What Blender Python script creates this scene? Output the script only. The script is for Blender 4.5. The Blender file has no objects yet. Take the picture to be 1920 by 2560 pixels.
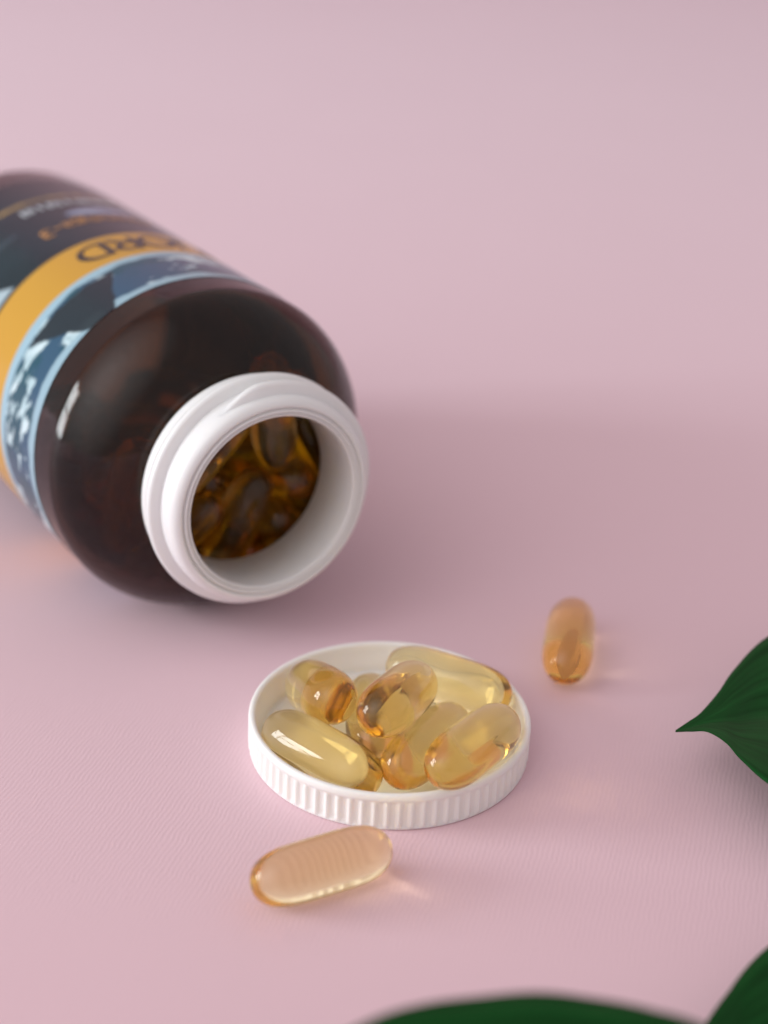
import bpy, bmesh, math, random
import numpy as np
from mathutils import Vector, Matrix, Quaternion

MM = 0.001
scene = bpy.context.scene
COL = scene.collection

# ------------------------------------------------------------------ camera
cam_d = bpy.data.cameras.new('camera')
cam = bpy.data.objects.new('camera', cam_d)
COL.objects.link(cam)
scene.camera = cam
PITCH, ROLL = 0.445, 0.045
CAMP = Vector((-2.49, -214.19, 145.46))
fwd = Vector((0, math.cos(PITCH), -math.sin(PITCH)))
rgt0 = Vector((1, 0, 0)); up0 = Vector((0, math.sin(PITCH), math.cos(PITCH)))
rgt = math.cos(ROLL) * rgt0 + math.sin(ROLL) * up0
upv = -math.sin(ROLL) * rgt0 + math.cos(ROLL) * up0
m = Matrix((rgt, upv, -fwd)).transposed().to_4x4()
m.translation = CAMP * MM
cam.matrix_world = m
cam_d.sensor_fit = 'VERTICAL'
cam_d.sensor_height = 23.5
cam_d.sensor_width = 15.6
cam_d.lens = 35.0 * 3807.4 / 3813.0
cam_d.clip_start = 0.01
cam_d.clip_end = 20.0
cam_d.dof.use_dof = True
cam_d.dof.focus_distance = 0.2415
cam_d.dof.aperture_fstop = 6.0

# ------------------------------------------------------------------ world (dim room fill), window light and added fill
world = bpy.data.worlds.new('World')
scene.world = world
world.use_nodes = True
bg = world.node_tree.nodes['Background']
bg.inputs['Color'].default_value = (1.0, 0.885, 0.90, 1)
bg.inputs['Strength'].default_value = 0.48

def area_light(name, loc, target, w, h, power, color):
    l = bpy.data.lights.new(name, 'AREA')
    l.shape = 'RECTANGLE'; l.size = w * MM; l.size_y = h * MM
    l.energy = power; l.color = color
    o = bpy.data.objects.new(name, l); COL.objects.link(o)
    o.location = Vector(loc) * MM
    d = (Vector(target) - Vector(loc)).normalized()
    o.rotation_euler = d.to_track_quat('-Z', 'Y').to_euler()
    return o
# the four panes of the low window on the left
for wy in (85, -185):
    for wz, wp in ((175, 2.9), (530, 3.1)):
        area_light('window_light', (-1500, wy, wz), (0, wy, 60), 225, 300, wp, (0.92, 0.98, 1.0))
# added unseen fill from the front left: nested ellipses, dim, fading at the edges
for k_, (f_, p_) in enumerate(((2.0, 4.6), (1.75, 4.2), (1.5, 3.6), (1.25, 2.9), (1.0, 2.2), (0.75, 1.5), (0.5, 0.8), (0.3, 0.3))):
    fill = area_light('fill_light', (-1250 + 12 * k_, -850 + 9 * k_, 1250 - 9 * k_), (0, 0, 60), 1700 * f_, 2300 * f_, p_, (0.985, 0.985, 0.985))
    fill.data.shape = 'ELLIPSE'

scene.view_settings.view_transform = 'Standard'
scene.view_settings.look = 'None'
scene.view_settings.exposure = 0.17
scene.view_settings.gamma = 1.0
scene.view_settings.use_curve_mapping = False
scene.render.engine = 'CYCLES'
cy = scene.cycles
cy.max_bounces = 28; cy.diffuse_bounces = 5; cy.glossy_bounces = 8
cy.transmission_bounces = 28; cy.transparent_max_bounces = 16; cy.volume_bounces = 1
cy.caustics_reflective = True; cy.caustics_refractive = True
cy.blur_glossy = 0.15
cy.sample_clamp_indirect = 6.0
cy.use_denoising = True

# ------------------------------------------------------------------ helpers
def tag(o, label=None, cat=None, group=None, kind=None):
    if label: o['label'] = label
    if cat: o['category'] = cat
    if group: o['group'] = group
    if kind: o['kind'] = kind
    return o

def empty(name, loc_mm, rz=0.0):
    o = bpy.data.objects.new(name, None)
    o.empty_display_size = 0.01
    COL.objects.link(o)
    o.location = Vector(loc_mm) * MM
    o.rotation_euler = (0, 0, rz)
    return o

def mesh_obj(name, verts, faces, mat, parent=None, smooth=True, fix=False, sharp=None):
    me = bpy.data.meshes.new(name)
    me.from_pydata([(v[0] * MM, v[1] * MM, v[2] * MM) for v in verts], [], faces)
    if fix:
        bm = bmesh.new(); bm.from_mesh(me)
        bmesh.ops.recalc_face_normals(bm, faces=bm.faces)
        bm.to_mesh(me); bm.free()
    if smooth:
        me.polygons.foreach_set('use_smooth', [True] * len(me.polygons))
        if sharp is not None:
            me.set_sharp_from_angle(angle=math.radians(sharp))
    me.materials.append(mat)
    me.update()
    o = bpy.data.objects.new(name, me)
    COL.objects.link(o)
    if parent is not None: o.parent = parent
    return o

def lathe(profile, n, closed, axis='Z', off=(0, 0, 0), rfun=None):
    """profile: (along, radius) pairs; axis Z or X.  rfun(k, i, a, r) may change the radius."""
    V, F = [], []
    np_ = len(profile)
    for i in range(n):
        t = 2 * math.pi * i / n
        for k, (a, r) in enumerate(profile):
            rr = rfun(k, t, a, r) if rfun else r
            if axis == 'Z': V.append((rr * math.cos(t) + off[0], rr * math.sin(t) + off[1], a + off[2]))
            else: V.append((a + off[0], rr * math.cos(t) + off[1], rr * math.sin(t) + off[2]))
    for i in range(n):
        j = (i + 1) % n
        for k in range(np_ if closed else np_ - 1):
            k2 = (k + 1) % np_
            F.append((i * np_ + k, j * np_ + k, j * np_ + k2, i * np_ + k2))
    return V, F

def weld(o, d=1e-6):
    bm = bmesh.new(); bm.from_mesh(o.data)
    bmesh.ops.remove_doubles(bm, verts=bm.verts, dist=d)
    bmesh.ops.dissolve_degenerate(bm, dist=d, edges=bm.edges)
    bmesh.ops.recalc_face_normals(bm, faces=bm.faces)
    bm.to_mesh(o.data); bm.free()
    o.data.update()

# ------------------------------------------------------------------ materials
def new_mat(name):
    mt = bpy.data.materials.new(name); mt.use_nodes = True
    nt = mt.node_tree
    return mt, nt, nt.nodes['Principled BSDF'], nt.nodes['Material Output']

def mat_paper():
    mt, nt, b, out = new_mat('pink_ribbed_paper')
    N, L = nt.nodes, nt.links
    tc = N.new('ShaderNodeTexCoord')
    mp = N.new('ShaderNodeMapping'); mp.inputs['Rotation'].default_value = (0, 0, math.radians(90 - 74.5))
    L.new(tc.outputs['Object'], mp.inputs['Vector'])
    # wobble the ribs a little so that they are not ruled lines
    no = N.new('ShaderNodeTexNoise'); no.inputs['Scale'].default_value = 260; no.inputs['Detail'].default_value = 2
    L.new(mp.outputs['Vector'], no.inputs['Vector'])
    sub = N.new('ShaderNodeVectorMath'); sub.operation = 'SUBTRACT'; sub.inputs[1].default_value = (.5, .5, .5)
    L.new(no.outputs['Color'], sub.inputs[0])
    sc = N.new('ShaderNodeVectorMath'); sc.operation = 'SCALE'; sc.inputs['Scale'].default_value = 0.0011
    L.new(sub.outputs[0], sc.inputs[0])
    ad = N.new('ShaderNodeVectorMath'); ad.operation = 'ADD'
    L.new(mp.outputs['Vector'], ad.inputs[0]); L.new(sc.outputs[0], ad.inputs[1])
    wv = N.new('ShaderNodeTexWave'); wv.wave_type = 'BANDS'; wv.bands_direction = 'X'; wv.wave_profile = 'SIN'
    wv.inputs['Scale'].default_value = 2 * math.pi / 20 / 0.00076   # one rib each 0.76 mm
    wv.inputs['Distortion'].default_value = 0.0
    L.new(ad.outputs[0], wv.inputs['Vector'])
    # ribs come and go along their length
    mp2 = N.new('ShaderNodeMapping'); mp2.inputs['Scale'].default_value = (900, 220, 1)
    L.new(mp.outputs['Vector'], mp2.inputs['Vector'])
    n2 = N.new('ShaderNodeTexNoise'); n2.inputs['Scale'].default_value = 1.0; n2.inputs['Detail'].default_value = 3
    L.new(mp2.outputs['Vector'], n2.inputs['Vector'])
    ml = N.new('ShaderNodeMath'); ml.operation = 'MULTIPLY'
    L.new(wv.outputs['Fac'], ml.inputs[0]); L.new(n2.outputs['Fac'], ml.inputs[1])
    bp = N.new('ShaderNodeBump'); bp.inputs['Strength'].default_value = 0.27; bp.inputs['Distance'].default_value = 0.00010
    L.new(ml.outputs[0], bp.inputs['Height']); L.new(bp.outputs['Normal'], b.inputs['Normal'])
    # faint large blotches of tone
    n3 = N.new('ShaderNodeTexNoise'); n3.inputs['Scale'].default_value = 9; n3.inputs['Detail'].default_value = 3
    L.new(tc.outputs['Object'], n3.inputs['Vector'])
    cr = N.new('ShaderNodeMix'); cr.data_type = 'RGBA'
    cr.inputs['A'].default_value = (0.73, 0.495, 0.55, 1); cr.inputs['B'].default_value = (0.76, 0.525, 0.58, 1)
    L.new(n3.outputs['Fac'], cr.inputs['Factor'])
    # fibres and sparse flecks pressed into the paper
    n4 = N.new('ShaderNodeTexNoise'); n4.inputs['Scale'].default_value = 1100; n4.inputs['Detail'].default_value = 2
    L.new(tc.outputs['Object'], n4.inputs['Vector'])
    rm = N.new('ShaderNodeMapRange'); rm.inputs['From Min'].default_value = 0.735; rm.inputs['From Max'].default_value = 0.80
    rm.inputs['To Min'].default_value = 0.0; rm.inputs['To Max'].default_value = 0.38
    L.new(n4.outputs['Fac'], rm.inputs['Value'])
    fl = N.new('ShaderNodeMix'); fl.data_type = 'RGBA'; fl.inputs['B'].default_value = (0.36, 0.22, 0.25, 1)
    L.new(rm.outputs['Result'], fl.inputs['Factor']); L.new(cr.outputs['Result'], fl.inputs['A'])
    L.new(fl.outputs['Result'], b.inputs['Base Color'])
    b.inputs['Roughness'].default_value = 0.62
    b.inputs['Sheen Weight'].default_value = 0.42; b.inputs['Sheen Roughness'].default_value = 0.5
    b.inputs['Sheen Tint'].default_value = (0.82, 0.92, 1.0, 1)
    b.inputs['Specular IOR Level'].default_value = 0.4
    return mt

def mat_white(name, col, rough, sss=0.35):
    mt, nt, b, out = new_mat(name)
    N, L = nt.nodes, nt.links
    b.inputs['Base Color'].default_value = (*col, 1)
    b.inputs['Roughness'].default_value = rough
    b.inputs['Subsurface Weight'].default_value = sss
    b.inputs['Subsurface Radius'].default_value = (1.0, 0.9, 0.75)
    b.inputs['Subsurface Scale'].default_value = 0.0016
    tc = N.new('ShaderNodeTexCoord')
    no = N.new('ShaderNodeTexNoise'); no.inputs['Scale'].default_value = 900; no.inputs['Detail'].default_value = 3
    L.new(tc.outputs['Object'], no.inputs['Vector'])
    bp = N.new('ShaderNodeBump'); bp.inputs['Strength'].default_value = 0.12; bp.inputs['Distance'].default_value = 0.00005
    L.new(no.outputs['Fac'], bp.inputs['Height']); L.new(bp.outputs['Normal'], b.inputs['Normal'])
    return mt

def mat_glass(name, ior, density, color, rough=0.0, wob=None, body=None):
    mt = bpy.data.materials.new(name); mt.use_nodes = True
    nt = mt.node_tree; N, L = nt.nodes, nt.links
    N.remove(N['Principled BSDF']); out = N['Material Output']
    g = N.new('ShaderNodeBsdfGlass'); g.inputs['IOR'].default_value = ior; g.inputs['Roughness'].default_value = rough
    g.inputs['Color'].default_value = (1, 1, 1, 1)
    if body:                                   # a little of the light scatters in the gelatin
        tr = N.new('ShaderNodeBsdfTranslucent'); tr.inputs['Color'].default_value = (*body[0], 1)
        df = N.new('ShaderNodeBsdfDiffuse'); df.inputs['Color'].default_value = (*body[0], 1)
        m1 = N.new('ShaderNodeMixShader'); m1.inputs[0].default_value = 0.35
        L.new(tr.outputs[0], m1.inputs[1]); L.new(df.outputs[0], m1.inputs[2])
        m2 = N.new('ShaderNodeMixShader'); m2.inputs[0].default_value = body[1]
        L.new(g.outputs[0], m2.inputs[1]); L.new(m1.outputs[0], m2.inputs[2])
        L.new(m2.outputs[0], out.inputs['Surface'])
    else:
        L.new(g.outputs[0], out.inputs['Surface'])
    v = N.new('ShaderNodeVolumeAbsorption'); v.inputs['Density'].default_value = density
    v.inputs['Color'].default_value = (*color, 1)
    L.new(v.outputs[0], out.inputs['Volume'])
    if wob:
        tc = N.new('ShaderNodeTexCoord')
        no = N.new('ShaderNodeTexNoise'); no.inputs['Scale'].default_value = wob[0]; no.inputs['Detail'].default_value = 2
        L.new(tc.outputs['Object'], no.inputs['Vector'])
        bp = N.new('ShaderNodeBump'); bp.inputs['Strength'].default_value = wob[1]; bp.inputs['Distance'].default_value = wob[2]
        L.new(no.outputs['Fac'], bp.inputs['Height']); L.new(bp.outputs['Normal'], g.inputs['Normal'])
    return mt

def mat_label():
    mt, nt, b, out = new_mat('printed_label')
    a = nt.nodes.new('ShaderNodeVertexColor'); a.layer_name = 'print'
    nt.links.new(a.outputs['Color'], b.inputs['Base Color'])
    b.inputs['Roughness'].default_value = 0.2
    b.inputs['Specular IOR Level'].default_value = 0.22
    return mt

def mat_ink(name, col, rough=0.3):
    mt, nt, b, out = new_mat(name)
    N, L = nt.nodes, nt.links
    tc = N.new('ShaderNodeTexCoord')
    no = N.new('ShaderNodeTexNoise'); no.inputs['Scale'].default_value = 700
    L.new(tc.outputs['Object'], no.inputs['Vector'])
    mx = N.new('ShaderNodeMix'); mx.data_type = 'RGBA'
    mx.inputs['A'].default_value = (*col, 1); mx.inputs['B'].default_value = (*[c * 0.85 for c in col], 1)
    L.new(no.outputs['Fac'], mx.inputs['Factor']); L.new(mx.outputs['Result'], b.inputs['Base Color'])
    b.inputs['Roughness'].default_value = rough
    return mt

def mat_leaf(name, col, col2):
    mt, nt, b, out = new_mat(name)
    N, L = nt.nodes, nt.links
    uv = N.new('ShaderNodeUVMap'); uv.uv_map = 'UVMap'
    mp = N.new('ShaderNodeMapping'); mp.inputs['Scale'].default_value = (2.2, 17, 1)
    L.new(uv.outputs[0], mp.inputs['Vector'])
    n1 = N.new('ShaderNodeTexNoise'); n1.inputs['Scale'].default_value = 1.0; n1.inputs['Detail'].default_value = 3
    L.new(mp.outputs[0], n1.inputs['Vector'])
    mx = N.new('ShaderNodeMix'); mx.data_type = 'RGBA'
    mx.inputs['A'].default_value = (*col, 1); mx.inputs['B'].default_value = (*col2, 1)
    mr = N.new('ShaderNodeMapRange'); mr.inputs['From Min'].default_value = 0.32; mr.inputs['From Max'].default_value = 0.72
    L.new(n1.outputs['Fac'], mr.inputs['Value'])
    L.new(mr.outputs['Result'], mx.inputs['Factor']); L.new(mx.outputs['Result'], b.inputs['Base Color'])
    bp = N.new('ShaderNodeBump'); bp.inputs['Strength'].default_value = 0.25; bp.inputs['Distance'].default_value = 0.0003
    L.new(n1.outputs['Fac'], bp.inputs['Height']); L.new(bp.outputs['Normal'], b.inputs['Normal'])
    b.inputs['Roughness'].default_value = 0.45
    b.inputs['Specular IOR Level'].default_value = 0.10
    return mt

M_PAPER = mat_paper()
M_CAP = mat_white('white_cap_plastic', (0.85, 0.845, 0.82), 0.38, 0.5)
M_NECK = mat_white('white_neck_plastic', (0.78, 0.79, 0.79), 0.33, 0.25)
M_LINER = mat_white('white_liner', (0.84, 0.825, 0.79), 0.5, 0.3)
M_AMBER = mat_glass('amber_glass', 1.41, 2350.0, (0.81, 0.72, 0.02), 0.0, (60, 0.10, 0.0004))
M_GEL = mat_glass('golden_softgel', 1.45, 78.0, (0.98, 0.77, 0.05), 0.055, (130, 0.10, 0.0003), ((0.90, 0.70, 0.36), 0.05))
M_LABEL = mat_label()
M_LEAF = mat_leaf('glossy_dark_leaf', (0.001, 0.034, 0.004), (0.007, 0.076, 0.014))
M_RIB = mat_leaf('leaf_midrib', (0.020, 0.075, 0.030), (0.03, 0.095, 0.04))
CAP = [[-15.99, -7.37, 5.9, -5.56, -16.7, 6.19], [-13.85, 8.17, 5.9, -9.66, -4.01, 11.39], [-1.11, -13.31, 15.5, 3.36, -0.52, 11.99], [-3.5, 6.3, 5.9, -2.67, -7.68, 5.9], [3.69, 13.93, 6.61, 16.02, 7.31, 6.86], [2.92, -15.54, 7.47, 9.32, -3.17, 6.08], [9.8, -19.77, 10.95, 16.63, -7.69, 9.03]]
JAR = [[36.7, 8.0, -5.3, 38.4, -5.8, -6.0], [83.4, 4.3, -10.2, 88.0, 8.4, -22.8], [75.0, 4.8, -15.0, 63.5, -3.1, -15.7], [19.4, 17.6, 4.2, 21.7, 19.2, -9.5], [29.6, 19.4, -4.0, 29.2, 6.0, 0.2], [85.4, 16.6, -17.8, 73.8, 10.1, -22.1], [48.8, 12.2, -9.6, 46.5, -1.4, -7.5], [66.8, -2.5, -24.2, 79.3, -8.6, -22.7], [73.0, -17.1, -6.4, 71.9, -3.1, -6.2], [52.5, -14.0, -8.5, 42.6, -16.1, -18.2], [28.1, 0.1, -17.5, 39.8, 6.7, -13.6], [36.5, -10.1, -22.1, 23.0, -6.4, -21.6], [45.0, 23.3, -6.8, 56.9, 16.4, -4.7], [46.7, 1.7, -17.8, 34.5, -0.8, -24.3], [48.5, 12.2, -21.0, 56.4, 4.0, -12.8], [40.6, -6.8, -14.4, 54.6, -6.1, -14.9], [88.0, -13.6, -20.1, 88.0, -0.2, -24.3], [61.2, -9.7, -10.4, 70.5, -19.2, -14.9], [63.3, -2.0, -7.0, 65.4, 11.9, -6.1], [82.9, -22.8, -8.3, 81.1, -9.1, -6.4], [19.2, -11.0, -13.8, 32.2, -6.0, -12.3], [51.0, -22.9, -8.1, 37.0, -22.7, -8.7], [52.5, 3.0, -24.1, 66.1, 6.2, -23.5], [39.4, -13.8, -9.3, 28.8, -16.2, -18.1], [46.5, 13.2, -0.5, 36.5, 17.7, -9.1], [17.5, -9.5, 2.0, 19.4, -8.7, 15.9], [19.4, 0.7, -18.1, 17.5, -4.8, -5.3], [78.8, 21.9, -10.5, 88.0, 11.7, -8.1], [58.4, -4.9, -23.8, 44.6, -7.1, -23.2], [60.7, 22.1, -10.2, 58.9, 12.9, -20.6], [49.3, 19.4, -14.7, 36.1, 16.1, -18.2], [17.5, -0.4, 9.7, 17.5, 9.7, -0.0], [30.8, -14.8, 5.0, 28.3, -1.1, 5.2], [23.4, -19.4, -12.0, 33.7, -16.3, -3.1], [66.9, -11.9, -21.2, 53.1, -13.8, -20.0], [40.6, 9.0, -22.6, 26.7, 7.5, -23.0], [30.4, 12.1, -12.9, 25.1, 1.1, -6.2], [22.1, -21.6, -2.4, 23.2, -16.4, 10.6], [76.4, 10.8, -7.5, 68.7, 22.5, -6.8], [17.5, 5.7, -7.8, 23.0, 14.5, -17.3], [18.4, -14.5, -5.7, 30.1, -7.1, -3.6], [83.5, -4.6, -13.4, 78.4, 2.9, -24.1], [55.5, 7.7, -3.5, 54.5, -6.1, -5.5], [81.4, -17.9, -16.4, 71.6, -8.0, -15.0], [66.8, -23.6, -5.7, 56.4, -19.7, -14.2], [63.9, 7.8, -15.1, 73.1, 18.3, -16.0]]

# ------------------------------------------------------------------ the surface everything lies on
def tabletop():
    # one sheet of ribbed paper: flat under the things, sweeping up far behind them
    path = [(-700, 0), (0, 0), (600, 0), (1150, 0)]
    rr = 450
    path += [(1150 + rr * math.sin(a), rr - rr * math.cos(a)) for a in [math.pi / 2 * k / 16 for k in range(1, 17)]]
    path += [(1150 + rr, 1100)]
    V, F = [], []
    for y, z in path: V += [(-1300, y, z), (1300, y, z)]
    m_ = len(path)
    for k, (y, z) in enumerate(path):
        y0, z0 = path[max(k - 1, 0)]; y1, z1 = path[min(k + 1, m_ - 1)]
        l = math.hypot(y1 - y0, z1 - z0); ny, nz = (z1 - z0) / l, -(y1 - y0) / l
        V += [(-1300, y + 2 * ny, z + 2 * nz), (1300, y + 2 * ny, z + 2 * nz)]
    for k in range(m_ - 1):
        a, b = 2 * k, 2 * k + 2
        F.append((a, a + 1, b + 1, b)); c, d = 2 * m_ + a, 2 * m_ + b
        F.append((c, d, d + 1, c + 1)); F.append((a, b, d, c)); F.append((a + 1, c + 1, d + 1, b + 1))
    F.append((0, 2 * m_, 2 * m_ + 1, 1)); e = 2 * m_ - 2
    F.append((e, e + 1, 2 * m_ + e + 1, 2 * m_ + e))
    o = mesh_obj('paper_backdrop', V, F, M_PAPER, None, smooth=True, fix=True, sharp=40)
    tag(o, 'pink finely ribbed paper under the jar and capsules', 'backdrop', kind='structure')
tabletop()

# ------------------------------------------------------------------ jar, lying on its side
R = 31.44; JL = 131.0; PHI = 2.1494
JH = R + 0.22                                  # axis height above the table
NX, NY = -21.5, 25.8
jar = empty('pill_jar', (NX, NY, 0), PHI)      # local X runs from the mouth to the base
tag(jar, 'brown amber pill jar lying on its side with white threaded neck', 'jar')

def sup(s0, r0, s1, r1, mexp, n):
    out = []
    for i in range(n + 1):
        th = math.pi / 2 * i / n
        u = 1 - max(math.cos(th), 0) ** (2 / mexp); v = max(math.sin(th), 0) ** (2 / mexp)
        out.append((s0 + (s1 - s0) * u, r0 + (r1 - r0) * v))
    return out

def glass_body():
    n = 192
    outer = [(12.6, 17.4), (12.6, 18.6)] + sup(12.9, 19.3, 26.0, R, 1.5, 26)
    outer += [(s, R) for s in (40, 60, 80, 100, JL - 8)]
    outer += [(JL - 8 + 8 * math.sin(t), R - 8 + 8 * math.cos(t)) for t in [math.pi / 2 * k / 8 for k in range(1, 9)]]
    outer += [(JL, 20), (JL - 2.0, 17), (JL - 2.6, 8), (JL - 2.7, 0.0)]
    inner = [(JL - 5.5, 0.0), (JL - 5.4, 12), (JL - 4.6, 20)]
    inner += [(JL - 10.5 + 6 * math.cos(t), R - 2.4 - 6 + 6 * math.sin(t)) for t in [math.pi / 2 * k / 6 for k in range(0, 7)]]
    inner += [(s, R - 2.4) for s in (100, 80, 60, 40)]
    inner += list(reversed(sup(14.6, 17.6, 27.6, R - 2.4, 1.5, 26)))
    inner += [(13.6, 17.2)]
    V, F = lathe(outer + inner, n, True, 'X', (0, 0, JH))
    o = mesh_obj('glass_body', V, F, M_AMBER, jar)
    weld(o)
    o.data.polygons.foreach_set('use_smooth', [True] * len(o.data.polygons))
    o.data.set_sharp_from_angle(angle=math.radians(50))
glass_body()

def neck():
    prof = [(0.9, 16.0), (12.3, 16.15), (12.38, 16.3), (12.4, 18.9), (12.2, 19.5), (11.7, 20.0), (11.2, 20.25), (10.5, 20.35), (9.9, 20.3), (9.5, 20.1),
            (9.3, 19.75), (9.0, 19.6), (8.6, 19.55), (2.4, 19.5), (1.7, 19.45), (1.0, 19.25), (0.4, 18.8), (0.1, 18.3), (0.0, 17.95),
            (0.06, 17.75), (0.6, 17.68), (0.7, 17.56), (0.7, 17.42), (0.6, 17.3), (0.06, 17.22), (0.0, 17.1), (0.0, 16.95), (0.06, 16.84),
            (0.5, 16.78), (0.58, 16.7), (0.58, 16.6), (0.5, 16.5), (0.1, 16.42), (0.12, 16.25), (0.3, 16.1), (0.55, 16.02)]
    V, F = lathe(prof, 192, True, 'X', (0, 0, JH))
    nk = mesh_obj('neck', V, F, M_NECK, jar, fix=True, sharp=70)
    # screw thread: one start, going back from the lip
    V, F = [], []
    steps, tt = 220, 455.0
    sec = [(-1.6, -0.35), (-1.2, 0.12), (-0.9, 0.72), (-0.6, 0.96), (0.0, 1.0), (0.5, 0.97), (0.85, 0.75), (1.2, 0.15), (1.6, -0.35)]
    for i in range(steps + 1):
        t = tt * i / steps
        a = math.radians(60 + t)
        s = 2.9 + 4.1 * t / 360
        e = min(1, min(t, tt - t) / 26.0); e = e * e * (3 - 2 * e)
        for ds, hh in sec:
            r = 19.45 + (2.05 * hh if hh > 0 else hh * 1.0) * (0.02 + 0.98 * e)
            V.append((s + ds * (0.45 + 0.55 * e), r * math.cos(a), r * math.sin(a) + JH))
    k = len(sec)
    for i in range(steps):
        for j in range(k - 1):
            F.append((i * k + j, i * k + j + 1, (i + 1) * k + j + 1, (i + 1) * k + j))
        F.append((i * k + k - 1, i * k, (i + 1) * k, (i + 1) * k + k - 1))
    F.append(tuple(range(k))); F.append(tuple(steps * k + j for j in reversed(range(k))))
    mesh_obj('screw_thread', V, F, M_NECK, nk, fix=True, sharp=60)
neck()

# ---- label: a thin printed sleeve; its print is flat colour on the sheet
LS0, LS1 = 33.0, 114.0
LR = R + 0.12
rngp = np.random.default_rng(5)
def vnoise(x, y, seed):
    r = np.random.default_rng(seed).random((64, 256))
    xi = np.floor(x).astype(int); yi = np.floor(y).astype(int); fx = x - xi; fy = y - yi
    fx = fx * fx * (3 - 2 * fx); fy = fy * fy * (3 - 2 * fy)
    g = lambda a, b: r[b % 64, a % 256]
    return (g(xi, yi) * (1 - fx) + g(xi + 1, yi) * fx) * (1 - fy) + (g(xi, yi + 1) * (1 - fx) + g(xi + 1, yi + 1) * fx) * fy
def fbm(x, y, seed, o=4):
    v = 0; a = .5; t = 0
    for k in range(o):
        v = v + a * vnoise(x * 2 ** k, y * 2 ** k, seed + k); t += a; a *= .5
    return v / t
def sstep(a, b, x):
    u = np.clip((x - a) / (b - a), 0, 1); return u * u * (3 - 2 * u)

def label():
    na, ns = 560, 262
    ang = np.linspace(0, 360, na, endpoint=False)
    s = np.linspace(LS0, LS1, ns)
    A, S = np.meshgrid(ang, s, indexing='ij')
    ARC = A * math.pi / 180 * LR                       # mm along the girth
    col = np.zeros(A.shape + (3,))
    def lay(mask, c):
        c = np.array(c, float)
        col[:] = col * (1 - mask[..., None]) + c * mask[..., None]
    one = np.ones_like(A)
    # lower part: deep teal
    lay(one, (0.003, 0.018, 0.026))
    lay(0.7 * sstep(.35, .75, fbm(ARC / 26, S / 20, 3)), (0.007, 0.030, 0.042))
    # mountain picture between the front edge and the yellow band
    mt = 1 - sstep(50.7, 51.0, S)
    n1 = fbm(ARC / 6.5, S / 5.0, 11); n2 = fbm(ARC / 2.4 + S / 3.0, S / 2.2, 21); n3 = fbm(ARC / 9, S / 7, 31)
    pic = np.zeros_like(col)
    def layp(mask, c):
        c = np.array(c, float); pic[:] = pic * (1 - mask[..., None]) + c * mask[..., None]
    layp(one, (0.026, 0.085, 0.150))
    layp(sstep(.42, .62, n3), (0.012, 0.075, 0.110))
    layp(.9 * sstep(.56, .62, n1 * .55 + n2 * .45), (0.45, 0.62, 0.67))            # snow
    layp(.8 * sstep(.60, .72, n2) * sstep(.45, .6, n1), (0.62, 0.76, 0.80))
    # pale sky along the front edge, ragged below
    layp(1 - sstep(34.9, 35.7, S + 3.2 * (n1 - .5)), (0.28, 0.43, 0.51))
    # pale mist strip above the yellow band
    layp(sstep(47.6, 48.6, S + 2.2 * (n1 - .5)), (0.30, 0.47, 0.56))
    # dark peaks that run out over the front edge
    for a0, top, lo, hi in ((57.0, 31.0, 33.0, 74.0), (168, 31.5, 150, 190), (262, 31.5, 236, 284), (318, 33.5, 300, 336)):
        u = (S - top) / (47.5 - top)
        left = a0 - 3.0 + (lo - a0 + 3.0) * np.clip(u, 0, 1) ** 1.05; right = a0 + 3.0 + (hi - a0 - 3.0) * np.clip(u, 0, 1) ** 1.1
        wob = 3.0 * (fbm(ARC / 3.0, S / 3.0, 41) - .5)
        msk = sstep(-0.5, .5, A - left + wob) * (1 - sstep(-0.5, .5, A - right + wob)) * (1 - sstep(46.6, 47.4, S + 1.2 * (n2 - .5)))
        layp(msk, (0.012, 0.026, 0.036))
        layp(msk * .5 * sstep(.45, .7, n3), (0.03, 0.05, 0.06))
    col[:] = col * (1 - mt[..., None]) + pic * mt[..., None]
    # yellow band
    yb = sstep(50.75, 51.0, S) * (1 - sstep(65.2, 65.5, S))
    lay(yb, (0.54, 0.295, 0.035))
    # thin pale rule and the broken gold rule on the teal
    lay(.35 * sstep(83.2, 83.6, S) * (1 - sstep(85.4, 86.0, S)) * (1 - sstep(60, 66, A)), (0.06, 0.09, 0.12))
    lay(.85 * sstep(97.0, 97.3, S) * (1 - sstep(98.9, 99.2, S)) * (.55 + .45 * (fbm(ARC / .9, S * 0, 51) > .5)), (0.36, 0.24, 0.08))
    # fish-oil capsule picture, silvery blue
    e = ((A - 97) / 15.0) ** 2 + ((S - 84.3) / 2.3) ** 2
    lay(.9 * (1 - sstep(.75, 1.0, e)), (0.26, 0.33, 0.48))
    lay(.7 * (1 - sstep(.2, .5, ((A - 92) / 9.0) ** 2 + ((S - 84.0) / 1.0) ** 2)), (0.42, 0.50, 0.62))
    # pale corner of a printed panel
    lay(.9 * sstep(66.6, 67.0, S) * (1 - sstep(72.5, 73, S)) * sstep(30, 31, A) * (1 - sstep(-1, 0, A - (47 - (S - 67) * 1.1))), (0.40, 0.52, 0.58))
    V = []
    for i in range(na):
        c, sn = math.cos(math.radians(ang[i])) * LR, math.sin(math.radians(ang[i])) * LR
        V += [(x, c, sn + JH) for x in s]
    F = []
    for i in range(na):
        j = (i + 1) % na
        for k in range(ns - 1): F.append((i * ns + k, i * ns + k + 1, j * ns + k + 1, j * ns + k))
    o = mesh_obj('label', V, F, M_LABEL, jar)
    at = o.data.color_attributes.new('print', 'FLOAT_COLOR', 'POINT')
    rgba = np.concatenate([col.reshape(-1, 3), np.ones((na * ns, 1))], 1).astype(np.float32)
    at.data.foreach_set('color', rgba.ravel())
    return o
LAB = label()

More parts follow.
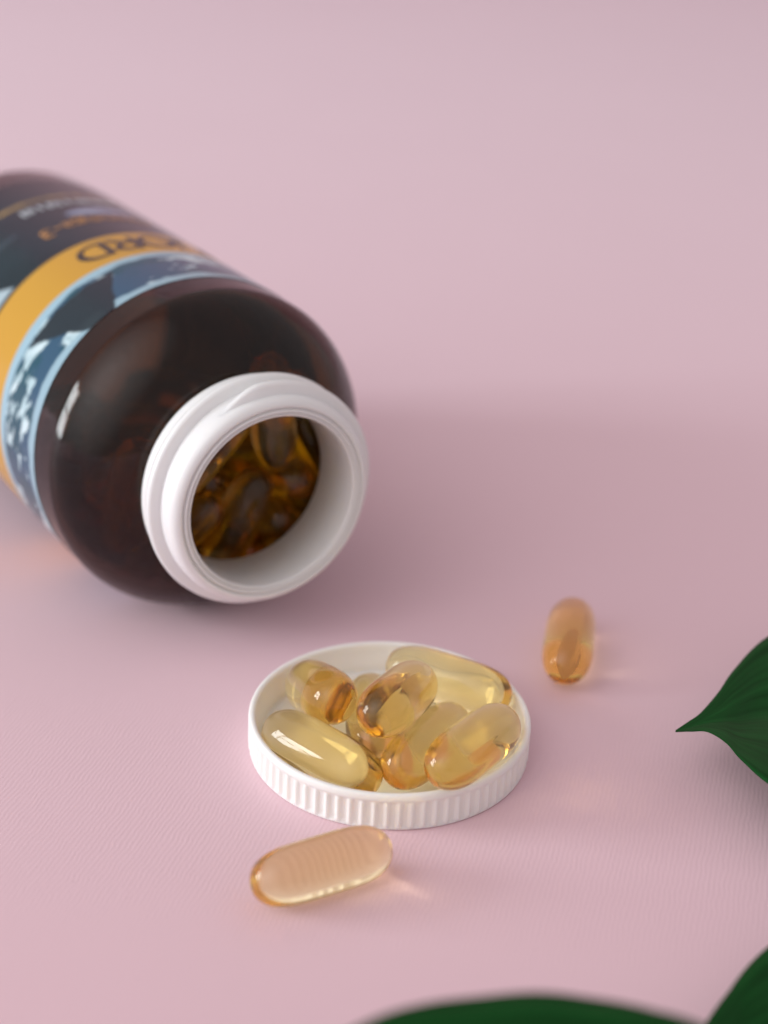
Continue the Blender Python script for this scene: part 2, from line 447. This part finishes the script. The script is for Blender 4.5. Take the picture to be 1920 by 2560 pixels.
def on_label(gx, gy, a0, s0, lift=0.07):
    """letter plane (gx to the right, gy up, mm) onto the sleeve; letters stand with their heads to the neck"""
    a = math.radians(a0) - gx / LR
    r = LR + lift
    return (s0 - gy, r * math.cos(a), r * math.sin(a) + JH)

M_BLACK = mat_ink('black_ink', (0.010, 0.014, 0.012))
M_GOLD = mat_ink('gold_ink', (0.55, 0.27, 0.08))
M_PALE = mat_ink('pale_ink', (0.55, 0.62, 0.66))

def nib_strokes(strokes, thick, thin, nib_deg):
    """broad-pen letters: polylines widened by the angle between stroke and nib"""
    V, F = [], []
    na = math.radians(nib_deg)
    for pl in strokes:
        base = len(V); n = len(pl)
        for i, (x, y) in enumerate(pl):
            x0, y0 = pl[max(i - 1, 0)]; x1, y1 = pl[min(i + 1, n - 1)]
            dx, dy = x1 - x0, y1 - y0; l = math.hypot(dx, dy) or 1; dx /= l; dy /= l
            w = thin + (thick - thin) * abs(dx * math.sin(na) - dy * math.cos(na))
            V += [(x - dy * w / 2, y + dx * w / 2), (x + dy * w / 2, y - dx * w / 2)]
        for i in range(n - 1):
            F.append((base + 2 * i, base + 2 * i + 1, base + 2 * i + 3, base + 2 * i + 2))
    return V, F
def arc(cx, cy, rx, ry, a0, a1, n=22):
    return [(cx + rx * math.cos(math.radians(a0 + (a1 - a0) * i / n)), cy + ry * math.sin(math.radians(a0 + (a1 - a0) * i / n))) for i in range(n + 1)]
def seg(a, b, n=5): return [(a[0] + (b[0] - a[0]) * i / n, a[1] + (b[1] - a[1]) * i / n) for i in range(n + 1)]
H = 7.8
GLYPH = {
    'F': (4.6, [seg((.6, 0), (.6, H)), seg((.2, H - .25), (4.3, H - .25)), seg((.6, H * .52), (3.5, H * .52))]),
    'J': (4.0, [seg((3.0, H), (3.0, 1.6)) + arc(1.5, 1.6, 1.5, 1.4, 0, -150)]),
    'O': (7.4, [arc(3.6, H / 2, 3.1, H / 2 - .2, 0, 360, 40)]),
    'R': (6.0, [seg((.7, 0), (.7, H)), seg((.3, H - .25), (2.6, H - .25)) + arc(2.6, H * .73, 2.1, H * .27 - .25, 90, -90) + seg((2.6, H * .46), (.7, H * .46)), seg((2.5, H * .46), (5.3, 0))]),
    'D': (6.8, [seg((.7, 0), (.7, H)), seg((.3, H - .25), (2.6, H - .25)) + arc(2.6, H / 2, 3.4, H / 2 - .25, 90, -90, 30) + seg((2.6, .25), (.3, .25))]),
}
def brand_word(word, a_last, s_base):
    total = sum(GLYPH[c][0] for c in word)
    x = -total
    for c in word:
        w, st = GLYPH[c]
        V2, F = nib_strokes(st, 1.5, 0.9, 20)
        V = [on_label(x + vx, vy, a_last, s_base) for vx, vy in V2]
        mesh_obj('letter', V, F, M_BLACK, LAB, smooth=False)
        x += w
brand_word('FJORD', 68.6, 62.6)

def font_word(txt, size, a_left, s_base, mat, name):
    cu = bpy.data.curves.new('txt', 'FONT'); cu.body = txt; cu.size = size; cu.resolution_u = 6
    to = bpy.data.objects.new('txt', cu); COL.objects.link(to)
    bpy.context.view_layer.update()
    me = bpy.data.meshes.new_from_object(to.evaluated_get(bpy.context.evaluated_depsgraph_get()))
    bm = bmesh.new(); bm.from_mesh(me)
    bmesh.ops.triangulate(bm, faces=bm.faces)
    V = [on_label(v.co.x, v.co.y, a_left, s_base, 0.09) for v in bm.verts]
    bm.verts.index_update()
    F = [tuple(v.index for v in f.verts) for f in bm.faces]
    bm.free(); bpy.data.objects.remove(to); bpy.data.curves.remove(cu); bpy.data.meshes.remove(me)
    return mesh_obj(name, V, F, mat, LAB, smooth=False)
font_word('Omega-3', 6.6, 112.0, 79.2, M_GOLD, 'print_line')

def blurred_line(a_from, a_to, s0, hgt, mat, seed):
    """a line of print too small and soft to read in the photograph: upright strokes only"""
    rn = random.Random(seed); V, F = [], []
    a = a_from
    while a > a_to:
        w = rn.uniform(.5, 1.0); h = hgt * rn.uniform(.75, 1.0); b = len(V)
        V += [on_label(0, 0, a, s0), on_label(w, 0, a, s0), on_label(w, h, a, s0), on_label(0, h, a, s0)]
        F.append((b, b + 1, b + 2, b + 3))
        a -= math.degrees((w + rn.choice((.35, .4, .5, 1.2))) / LR)
    mesh_obj('print_line', V, F, mat, LAB, smooth=False)
blurred_line(112, 72.0, 94.0, 3.6, M_PALE, 4)

# ------------------------------------------------------------------ screw cap, lying open side up
CH = 6.66
cap = empty('screw_cap', (0, 0, 0))
tag(cap, 'shallow white ribbed screw cap lying open side up filled with capsules', 'cap')
def cap_body():
    NR, sub = 76, 12
    n = NR * sub
    ro = 23.05
    prof = [(1.15, 0.02), (1.15, 21.2), (1.35, 21.55), (1.8, 21.7), (2.6, 21.72), (2.75, 21.9), (4.3, 22.0), (4.5, 22.15), (5.9, 22.2), (6.35, 22.3), (6.58, 22.5), (CH, 22.78),
            (6.62, 23.08), (6.45, 23.3), (6.15, 23.42), (5.75, 23.46), (5.5, 23.45), (5.3, 23.3), (5.05, 23.16), (4.6, ro), (3.0, ro), (2.0, ro), (1.2, ro), (0.75, ro + .02), (0.5, ro + .2),
            (0.3, ro + .24), (0.1, ro + .1), (0.0, ro - .25), (0.0, 0.02)]
    def rf(k, t, a, r):
        if 18 <= k <= 23:
            ph = (t * NR / (2 * math.pi)) % 1.0
            d = abs(ph - .5) * 2                         # 1 at the rib's crest
            rib = max(0.0, (d - 0.25) / 0.75); rib = rib * rib * (3 - 2 * rib)
            f = {18: .6, 19: .95, 20: 1, 21: 1, 22: 1, 23: .9}.get(k, 1)
            return r + 0.42 * rib * f
        return r
    V, F = lathe(prof, n, False, 'Z', (0, 0, 0), rf)
    np_ = len(prof)
    F.append(tuple(i * np_ for i in range(n))); F.append(tuple(i * np_ + np_ - 1 for i in reversed(range(n))))
    mesh_obj('ribbed_shell', V, F, M_CAP, cap, fix=True, sharp=60)
    lp = [(1.2, 0.02), (1.58, 0.02), (1.58, 20.6), (1.5, 20.85), (1.2, 20.9)]
    V, F = lathe(lp, 128, False, 'Z')
    F.append(tuple(i * 5 for i in range(128))); F.append(tuple(i * 5 + 1 for i in reversed(range(128))))
    mesh_obj('liner', V, F, M_LINER, cap, fix=True, sharp=50)
cap_body()

# ------------------------------------------------------------------ softgel capsules
def gel_mesh():
    a, r, n = 11.95, 4.5, 4.2
    ns, nt = 56, 96
    V, F = [], []
    for i in range(1, ns):
        th = math.pi * i / ns
        x = -a * math.cos(th)
        rr = r * (1 - abs(x / a) ** n) ** 0.5
        for j in range(nt):
            t = 2 * math.pi * j / nt
            d = abs(math.sin(t))                          # seam where the two halves were pressed together
            rs = rr * (1 + 0.018 * math.exp(-(d / .045) ** 2)) if rr > .6 else rr
            rs *= 1 + 0.012 * math.cos(2 * t)             # not quite round
            V.append((x, rs * math.cos(t), rs * math.sin(t)))
    for i in range(ns - 2):
        for j in range(nt):
            k = (j + 1) % nt
            F.append((i * nt + j, i * nt + k, (i + 1) * nt + k, (i + 1) * nt + j))
    V += [(-a, 0, 0), (a, 0, 0)]
    A, B = len(V) - 2, len(V) - 1
    for j in range(nt):
        k = (j + 1) % nt
        F.append((A, k, j)); F.append((B, (ns - 2) * nt + j, (ns - 2) * nt + k))
    o = mesh_obj('softgel', V, F, M_GEL, None, fix=True)
    me = o.data
    bpy.data.objects.remove(o)
    return me
GEL = gel_mesh()
def softgel(p0, p1, roll, label, group, name='softgel_capsule', size=(1, 1)):
    p0, p1 = Vector(p0), Vector(p1)
    o = bpy.data.objects.new(name, GEL); COL.objects.link(o)
    o.rotation_mode = 'QUATERNION'
    q = (p1 - p0).to_track_quat('X', 'Z')
    o.rotation_quaternion = q @ Quaternion((1, 0, 0), roll)
    o.location = (p0 + p1) / 2 * MM
    o.scale = (size[0], size[1], size[1])
    tag(o, label, 'capsule', group)
    return o

IN_CAP = [
    'golden capsule with two long window glints lying along the cap rim',
    'golden capsule seen nearly end on, rising from the cap wall nearest the jar',
    'golden capsule lying on top of the others in the middle of the cap',
    'golden capsule half hidden under the topmost one in the cap',
    'pale yellow capsule lying along the cap wall facing the lone orange capsule',
    'pale yellow capsule in the cap between the glinting and the rim-leaning ones',
    'pale yellow capsule leaning on the cap rim on the side of the leaf tip',
]
SIZES = ((1.02, 1.0), (1.02, 1.04), (1.02, 1.03), (.9, .95), (.99, .97), (1, 1), (1.03, 1.03))
for q, lb, rl, sz in zip(CAP, IN_CAP, (0.5, 1.2, 2.0, 0.3, 0.9, 1.5, 2.4), SIZES):
    softgel(q[:3], q[3:], rl, lb, 'softgel capsules in the cap', size=sz)
softgel((-14.6, -40.9, 4.4), (-3.6, -34.7, 4.4), 0.6, 'peach golden capsule lying loose on the pink surface against the ribbed cap', 'loose softgel capsules', size=(.93, .96))
softgel((33.8, 37.0, 4.75), (31.6, 22.6, 4.75), 1.1, 'orange capsule lying alone on the pink surface between cap and leaf tip', 'loose softgel capsules', size=(1.04, 1.05))

rj = random.Random(3)
ca, sa = math.cos(PHI), math.sin(PHI)
def jw(x, y, z): return (NX + ca * x - sa * y, NY + sa * x + ca * y, JH + z)
for q in JAR:
    softgel(jw(*q[:3]), jw(*q[3:]), rj.uniform(0, 6), 'dark amber capsule piled inside the brown jar', 'softgel capsules inside the jar', size=(.95, .955))

# ------------------------------------------------------------------ leaves
def smooth_curve(pts, n):
    """Catmull-Rom through pts, n samples"""
    P = [Vector(p) for p in pts]; P = [2 * P[0] - P[1]] + P + [2 * P[-1] - P[-2]]
    out = []; m_ = len(P) - 3
    for i in range(n + 1):
        u = m_ * i / n; k = min(int(u), m_ - 1); t = u - k
        a, b, c, d = P[k:k + 4]
        out.append(0.5 * ((2 * b) + (c - a) * t + (2 * a - 5 * b + 4 * c - d) * t * t + (3 * b - a - 3 * c + d) * t ** 3))
    return out
def leaf(name, up, lo, label, stalk, fold, seed, group='dark green leaves'):
    n, w = 64, 20
    U = smooth_curve(up, n); Lw = smooth_curve(lo, n)
    root = empty(name, (stalk[-1][0], stalk[-1][1], 0))
    tag(root, label, 'leaf', group)
    off = Vector((stalk[-1][0], stalk[-1][1], 0))
    def pt(i, v):
        p = U[i].lerp(Lw[i], v)
        width = (U[i] - Lw[i]).length
        c = abs(2 * v - 1)
        z = -fold * width * (1 - c) ** 1.3                       # trough along the midrib
        z += 0.003 * width * math.sin(i * .5 + 6 * v) * (1 - abs(2 * i / n - 1)) # slight waviness
        return p + Vector((0, 0, z))
    V, F, UVS = [], [], []
    for side in (0, 1):
        for i in range(n + 1):
            for j in range(w + 1):
                p = pt(i, j / w) - off
                if side: p = p - Vector((0, 0, 0.32 * min(1, 4 * min(j, w - j) / w + .35)))
                V.append(p); UVS.append((i / n, j / w))
    W1 = w + 1; T = (n + 1) * W1
    for i in range(n):
        for j in range(w):
            a, b, c, d = i * W1 + j, i * W1 + j + 1, (i + 1) * W1 + j + 1, (i + 1) * W1 + j
            F.append((a, b, c, d)); F.append((T + d, T + c, T + b, T + a))
    for i in range(n):
        F.append((i * W1, (i + 1) * W1, T + (i + 1) * W1, T + i * W1))
        F.append(((i + 1) * W1 + w, i * W1 + w, T + i * W1 + w, T + (i + 1) * W1 + w))
    for j in range(w):
        F.append((j + 1, j, T + j, T + j + 1)); F.append((n * W1 + j, n * W1 + j + 1, T + n * W1 + j + 1, T + n * W1 + j))
    o = mesh_obj('blade', V, F, M_LEAF, root, fix=True)
    uv = o.data.uv_layers.new(name='UVMap')
    for lp in o.data.loops: uv.data[lp.index].uv = UVS[lp.vertex_index]
    # midrib and stalk as tapering tubes
    def tube(nm, pts, r0, r1):
        V, F = [], []; k = 10; P = [Vector(p) - off for p in pts]
        for i, p in enumerate(P):
            d = (P[min(i + 1, len(P) - 1)] - P[max(i - 1, 0)]).normalized()
            x = d.cross(Vector((0, 0, 1))).normalized(); y = d.cross(x)
            r = r0 + (r1 - r0) * i / (len(P) - 1)
            V += [p + r * (math.cos(2 * math.pi * q / k) * x + math.sin(2 * math.pi * q / k) * y) for q in range(k)]
        for i in range(len(P) - 1):
            for q in range(k): F.append((i * k + q, i * k + (q + 1) % k, (i + 1) * k + (q + 1) % k, (i + 1) * k + q))
        F.append(tuple(range(k))); F.append(tuple((len(P) - 1) * k + q for q in reversed(range(k))))
        ob = mesh_obj(nm, V, F, M_RIB, root, fix=True)
        ob.data.uv_layers.new(name='UVMap')
    tube('midrib', [pt(i, .5) + Vector((0, 0, -.45)) for i in range(6, n + 1)], 0.12, 0.75)
    tube('stalk', smooth_curve([pt(n, .5) + Vector((0, 0, -.4))] + list(stalk), 14), 0.85, 1.1)

leaf('leaf',
     [(46.4, -5.3, 9), (48.75, -3.0, 9.2), (51.3, -.4, 9.5), (55.1, 5.3, 10), (58.9, 12, 10.5), (67.1, 23.4, 11), (78, 31, 12), (92, 33, 13), (106, 27, 13), (117, 14, 11), (122, -3, 9)],
     [(46.4, -5.5, 9), (48.75, -5.75, 9.2), (51.4, -6.1, 9.5), (53.7, -9.9, 10), (55.2, -14.4, 10), (58.1, -20.4, 10), (66, -29, 10), (82, -34, 10.5), (98, -30, 10), (112, -20, 9.5), (122, -5, 9)],
     'dark green leaf with slender pointed tip reaching toward the loose orange capsule', [(130, -5, 6), (145, -8, 1.6), (165, -12, 1.2)], 0.055, 1)
leaf('leaf',
     [(-22.0, -111.3, 28.2), (-12.6, -102.9, 29.1), (-2.6, -95.1, 30.0), (3.8, -91.8, 30.0), (10.3, -90.1, 30.0), (16.9, -89.3, 30.0), (23.4, -89.8, 30.0), (28.4, -91.2, 30.0), (33.3, -92.9, 30.0), (41.9, -98.1, 29.1), (50.6, -106.9, 27.8), (57.7, -116.5, 26.5)],
     [(-22.0, -112.3, 28.2), (-11.0, -117.0, 27.0), (-3.8, -124.0, 27.0), (1.6, -128.4, 27.0), (8.8, -131.1, 27.0), (16.9, -132.4, 27.0), (25.0, -131.9, 27.0), (31.3, -130.2, 27.0), (37.6, -127.5, 27.0), (44.8, -123.6, 26.0), (52.9, -118.7, 26.0), (57.7, -118.0, 26.5)],
     'blurred dark green leaf whose broad rounded edge faces the loose peach capsule', [(66, -120, 20), (82, -125, 8), (100, -130, 1.5), (120, -134, 1.2)], 0.05, 2)
leaf('leaf',
     [(37, -79, 6.6), (38.2, -73.5, 7.4), (40.6, -69.2, 8), (44.4, -63.6, 8), (47, -59.9, 8.1), (51.2, -55.2, 8.3), (58, -49, 9), (68, -45, 9.5), (80, -46, 9.5), (92, -53, 9), (104, -66, 8)],
     [(37, -79.4, 6.6), (39.5, -82, 6.6), (42, -84.5, 6.4), (46, -87, 6.2), (51, -89, 6), (57, -90, 6), (64, -90, 6), (73, -88.5, 6.2), (83, -84, 6.6), (94, -77, 7), (104, -67.5, 8)],
     'dark green leaf beneath the broad blurred leaf, its edge slanting up from it', [(112, -70, 5), (128, -76, 1.6), (148, -82, 1.2)], 0.05, 3)
